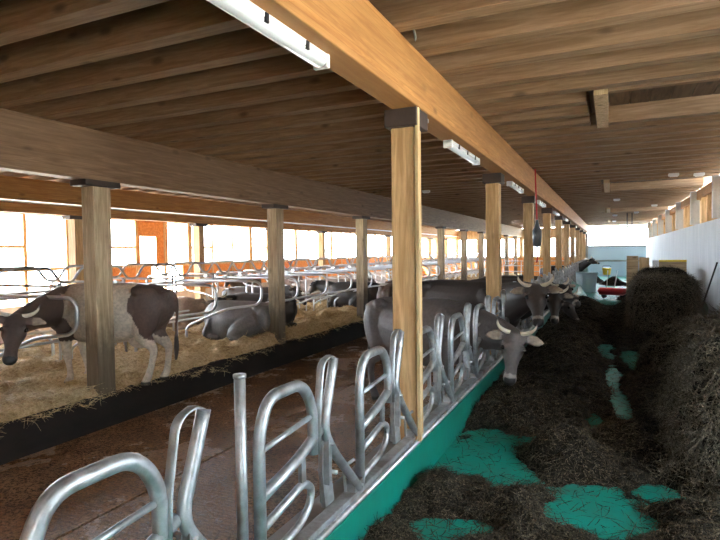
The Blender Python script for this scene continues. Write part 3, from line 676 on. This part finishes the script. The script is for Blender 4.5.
# cows lying in the cubicles
cow('cow', (-6.35, 8.42, .12), yawof(-1, .02), 'smooth grey cow lying in the straw left of the second soiled post', 1.0, lying=True, base=(.18, .168, .165), voxel=.02, poll=(-7.45, 8.75, .66), muzzle=(-7.3, 9.15, .42), normal=(0, .4, .9), horns=False)
cow('cow', (-6.9, 9.75, .12), yawof(-1, .05), 'dark horned cow lying behind the smooth grey one', 1.05, lying=True, base=DARK, voxel=.024, poll=(-7.35, 8.95, .88), muzzle=(-7.0, 8.75, .58), normal=(.6, -.5, .6))
cow('cow', (-8.85, 9.2, .12), yawof(1, .05), 'pale brown cow lying in the far cubicle row', .95, lying=True, poll=(-7.9, 9.4, .75), muzzle=(-7.65, 9.3, .40), normal=(.6, 0, .7), base=(.42, .30, .22), dark=.2, voxel=.026)
cow('cow', (-8.5, 11.7, .12), yawof(1, .0), 'dark brown cow lying in the far row right of the second soiled post', 1.05, lying=True, base=(.06, .045, .04), voxel=.026)
cow('cow', (-8.5, 16.6, .12), yawof(1, .0), 'pale fawn cow lying in the far row just left of the third soiled post', 1.0, lying=True, base=(.40, .31, .27), dark=.2, voxel=.026)
cow('cow', (-6.7, 14.2, .12), yawof(-1, .0), 'dark cow lying in the near row before the third soiled post', 1.05, lying=True, base=DARK, voxel=.026)
cow('cow', (-8.75, 15.5, .12), yawof(1, .0), 'fawn cow lying deep in the far cubicle row', 1.0, lying=True, base=(.36, .28, .23), dark=.2, voxel=.028)
cow('cow', (-11.3, 15.2, -.28), yawof(.2, -1), 'brown cow standing in the far alley, seen through the cubicle rails', 1.0, base=(.13, .09, .07), voxel=.026)
cow('cow', (-11.5, 17.9, -.28), yawof(-1, .2), 'second brown cow in the far alley, standing crosswise before the windows', 1.0, base=(.16, .10, .075), voxel=.026)

# ================================================================ LAMPS AND FITTINGS
def make_lamp():
    r = empty('strip_lamp', (0, 0, 0), '', 'lamp')
    MB().box(-.042, .042, 0, 1.2, -.035, 0).obj('lamp_body', 'white', r, bevel=.01)
    P = [(0, .02, -.05), (0, 1.23, -.05)]
    MB().sweep([(0, .02, -.04), (0, .04, -.04), (0, 1.16, -.04), (0, 1.18, -.04)], [(.03, .02), (.04, .035), (.04, .035), (.03, .02)], 14).obj('diffuser', 'diffuser', r, smooth=True)
    for ye in (0, 1.17): MB().box(-.046, .046, ye, ye+.03, -.075, 0).obj('end_cap', 'white', r, bevel=.008)
    for y in (.25, .6, .95): MB().box(-.048, .048, y, y+.025, -.05, -.01).obj('clip', 'darkmetal', r)
    return r
lp = make_lamp()
for i, (y, lab) in enumerate(((1.40, 'large white strip lamp under the orange beam, nearest the camera'), (5.05, 'second strip lamp under the orange beam, right of the first pine post'), (8.5, 'third strip lamp under the orange beam'),
                              (12.0, 'fourth strip lamp under the orange beam'), (15.6, 'fifth strip lamp under the orange beam'), (19.2, 'sixth strip lamp under the orange beam'))):
    o = lp if i == 0 else copy_tree(lp); o.location = (-1.40, y, 2.80); o['label'] = lab; o['group'] = 'strip lamps under the orange beam'
for i, (x, y) in enumerate(((.15, 17.5), (.15, 25.5), (.15, 31.0), (1.1, 12.2), (1.55, 12.4), (.9, 24.0), (1.3, 20.5), (-4.0, 12.5))):
    o = tag(MB().box(-.09, .09, -.05, .05, -.05, 0).box(-.07, .07, -.035, .035, -.065, -.05).obj('ceiling_box', 'white', loc=(x, y, 3.2), bevel=.01), ordn(i)+' small white box fitting hung under the roof joists', 'fitting', 'small white ceiling fittings')
# hook tool leaning on the first post
t = empty('hooked_pole', (-1.29, 3.83, .34), 'long slim wooden pole with a metal hook hung beside the first pine post', 'pole')
MB().box(-.014, .014, -.02, .02, 0, 2.72).obj('wooden_handle', 'stick', t, bevel=.004)
MB().tube([(0, 0, 2.6), (0, 0, 2.88), (0, -.02, 2.98), (0, -.10, 3.03)], .009, .06, 8).obj('metal_hook', 'steel', t, smooth=True)
# water bowl / junction fitting on the beam
t = empty('junction_box', (-1.38, 4.15, 2.80), 'small metal junction fitting under the beam beside the first pine post', 'fitting')
MB().box(-.06, .06, -.05, .06, -.03, 0).obj('mounting_plate', 'steel', t); MB().tube([(-.02, 0, -.03), (-.02, 0, -.06), (.05, .03, -.07)], .018, .02, 8).obj('socket', 'steel', t, smooth=True)
# hoist cable
t = empty('hanging_controller', (-1.22, 10.35, 1.80), 'grey hanging controller on a red cable beside the third pine post', 'controller')
MB().tube([(0, 0, .50), (.0, -.15, 1.0), (.0, -.25, 1.38)], .012, .1, 8).obj('red_cable', 'red', t, smooth=True)
MB().sweep([(0, 0, 0), (0, 0, .03), (0, 0, .30), (0, 0, .36), (0, 0, .50)], [(.03, .03), (.075, .075), (.085, .085), (.05, .05), (.015, .015)], 14).obj('canister', 'hoof', t, smooth=True)
MB().tube([(0, 0, 0), (.02, 0, -.15), (-.01, 0, -.28)], .014, .05, 6).obj('short_strap', 'red', t, smooth=True)
# ropes
for i, x in enumerate((.60, .78)):
    t = empty('hanging_rope', (x, 25.0, 2.1), ('left' if i == 0 else 'right')+' one of two dark ropes hanging from the ceiling at the far end', 'rope', 'hanging ropes')
    MB().tube([(0, 0, .2), (0, 0, 1.33)], .022, .01, 6).obj('rope', 'darkmetal', t, smooth=True)
    MB().tube([(0, 0, .2), (-.05, 0, .1), (-.06, 0, 0), (.03, 0, -.02), (.06, 0, .06)], .012, .03, 6).obj('hook', 'steel', t, smooth=True)
# blue tub
t = empty('feed_tub', (-.92, 24.2, 0), 'pale blue round tub standing beside the feed fence far down the passage', 'tub')
MB().sweep([(0, 0, 0), (0, 0, .02), (0, 0, .75), (0, 0, .80)], [(.30, .30), (.36, .36), (.42, .42), (.45, .45)], 24, up=(1, 0, 0)).obj('tub_body', 'tub', t, smooth=False)
P = [(.45*math.cos(a*math.pi/12), .45*math.sin(a*math.pi/12), .80) for a in range(25)]
MB().sweep(P, .022, 6).obj('tub_rim', 'tub', t, smooth=True)
tag(MB().add([(-1.29, 19.4, 0), (-.85, 19.4, 0), (-1.29, 21.4, 0), (-.75, 21.4, 0), (-1.29, 19.4, .34), (-1.1, 19.4, .30), (-1.29, 21.4, .6), (-1.05, 21.4, .45)],
             [(0, 1, 3, 2)[::-1], (4, 5, 7, 6), (0, 1, 5, 4), (1, 3, 7, 5), (3, 2, 6, 7), (2, 0, 4, 6)]).obj('sloped_trough', 'tealkerb'), 'turquoise sloped trough side in front of the pale blue tub', 'trough')
# red barrow
t = empty('red_barrow', (.08, 21.2, 0), 'low red barrow with two pale handles in the far feed passage', 'barrow')
MB().sweep([(-.5, 0, .30), (-.44, 0, .26), (.3, 0, .24), (.5, 0, .3)], [(.16, .05), (.26, .13), (.26, .13), (.18, .06)], 14, up=(0, 0, 1)).obj('tray', 'red', t, smooth=True)
for s in (-1, 1): MB().tube([(-.1+s*.12, s*.1, .3), (-.02+s*.16, s*.1, 1.0)], .016, .02, 6).obj('handle', 'white', t, smooth=True)
for s in (-1, 1): MB().ball((s*.3, 0, .10), (.10, .04, .10)).obj('wheel', 'darkmetal', t, smooth=True)
t = empty('yellow_bucket', (-.2, 31.0, .0), 'yellow bucket on the dark heap near the far wall', 'bucket')
MB().sweep([(0, 0, .42), (0, 0, .44), (0, 0, .76), (0, 0, .78)], [(.16, .16), (.17, .17), (.22, .22), (.23, .23)], 16, up=(1, 0, 0)).obj('bucket_body', 'yellow', t)
MB().tube([(-.22, 0, .76), (-.17, 0, .9), (.17, 0, .9), (.22, 0, .76)], .012, .15, 6).obj('bucket_handle', 'darkmetal', t, smooth=True)
# pallets stacked behind the block
for i in range(4):
    t = empty('wooden_pallet', (1.25, 18.3, i*.145), 'light wooden pallet, '+('lowest', 'second lowest', 'second highest', 'topmost')[i]+' of the low stack behind the silage blocks', 'pallet', 'stacked pallets')
    m = MB()
    for k_ in range(6): m.box(-.6+k_*.21, -.45+k_*.21, -.4, .4, .12, .14)
    m.obj('deck_boards', 'pallet', t); m = MB()
    for yy in (-.36, 0, .30): m.box(-.6, .6, yy, yy+.07, 0.0, .12)
    m.obj('bearers', 'pallet', t)
for i, (x, y, w_, h_, mt, lb) in enumerate(((.55, 17.2, .3, 1.55, 'pallet', 'upright brown plank leaning beside the pallets'), (.85, 17.3, .25, 1.50, 'stud', 'pale upright board between the brown planks'), (1.2, 17.2, .3, 1.42, 'white', 'white upright board by the silage blocks'),
                                       (1.45, 16.2, .62, 1.40, 'pallet', 'wide brown board behind the silage block with a yellow top edge'))):
    bo = tag(MB().box(-w_/2, w_/2, -.02, .02, 0, h_).obj('upright_board', mt, loc=(x, y, 0), bevel=.004), lb, 'board')
    if 'yellow' in lb: MB().box(-w_/2, w_/2, -.03, .03, h_, h_+.05).obj('edge_strip', 'yellow', bo)
# fork at the wall and bag
t = empty('hay_fork', (1.80, 13.5, 0), 'long handled fork leaning on the right concrete wall', 'fork')
MB().tube([(-.1, 0, .3), (.17, -.35, 1.45)], .017, .01, 8).obj('handle', 'darkmetal', t, smooth=True)
m = MB()
for k_ in range(4): m.tube([(-.1, 0, .32), (-.16+k_*.04, 0, .22), (-.18+k_*.05, .04, .02)], .006, .03, 6)
m.obj('tines', 'darkmetal', t, smooth=True)
m = MB(); m.ball((0, 0, .34), (.42, .36, .36), 20, 14); o = m.obj('full_sack', 'bag', loc=(1.52, 14.0, 0), smooth=True)
for v in o.data.vertices:
    n_ = math.sin(v.co.x*9+v.co.z*7)*.03; v.co.x += n_; v.co.z = max(v.co.z+n_, .0)
tag(o, 'bulging olive grey sack against the right wall beside the silage block', 'sack')
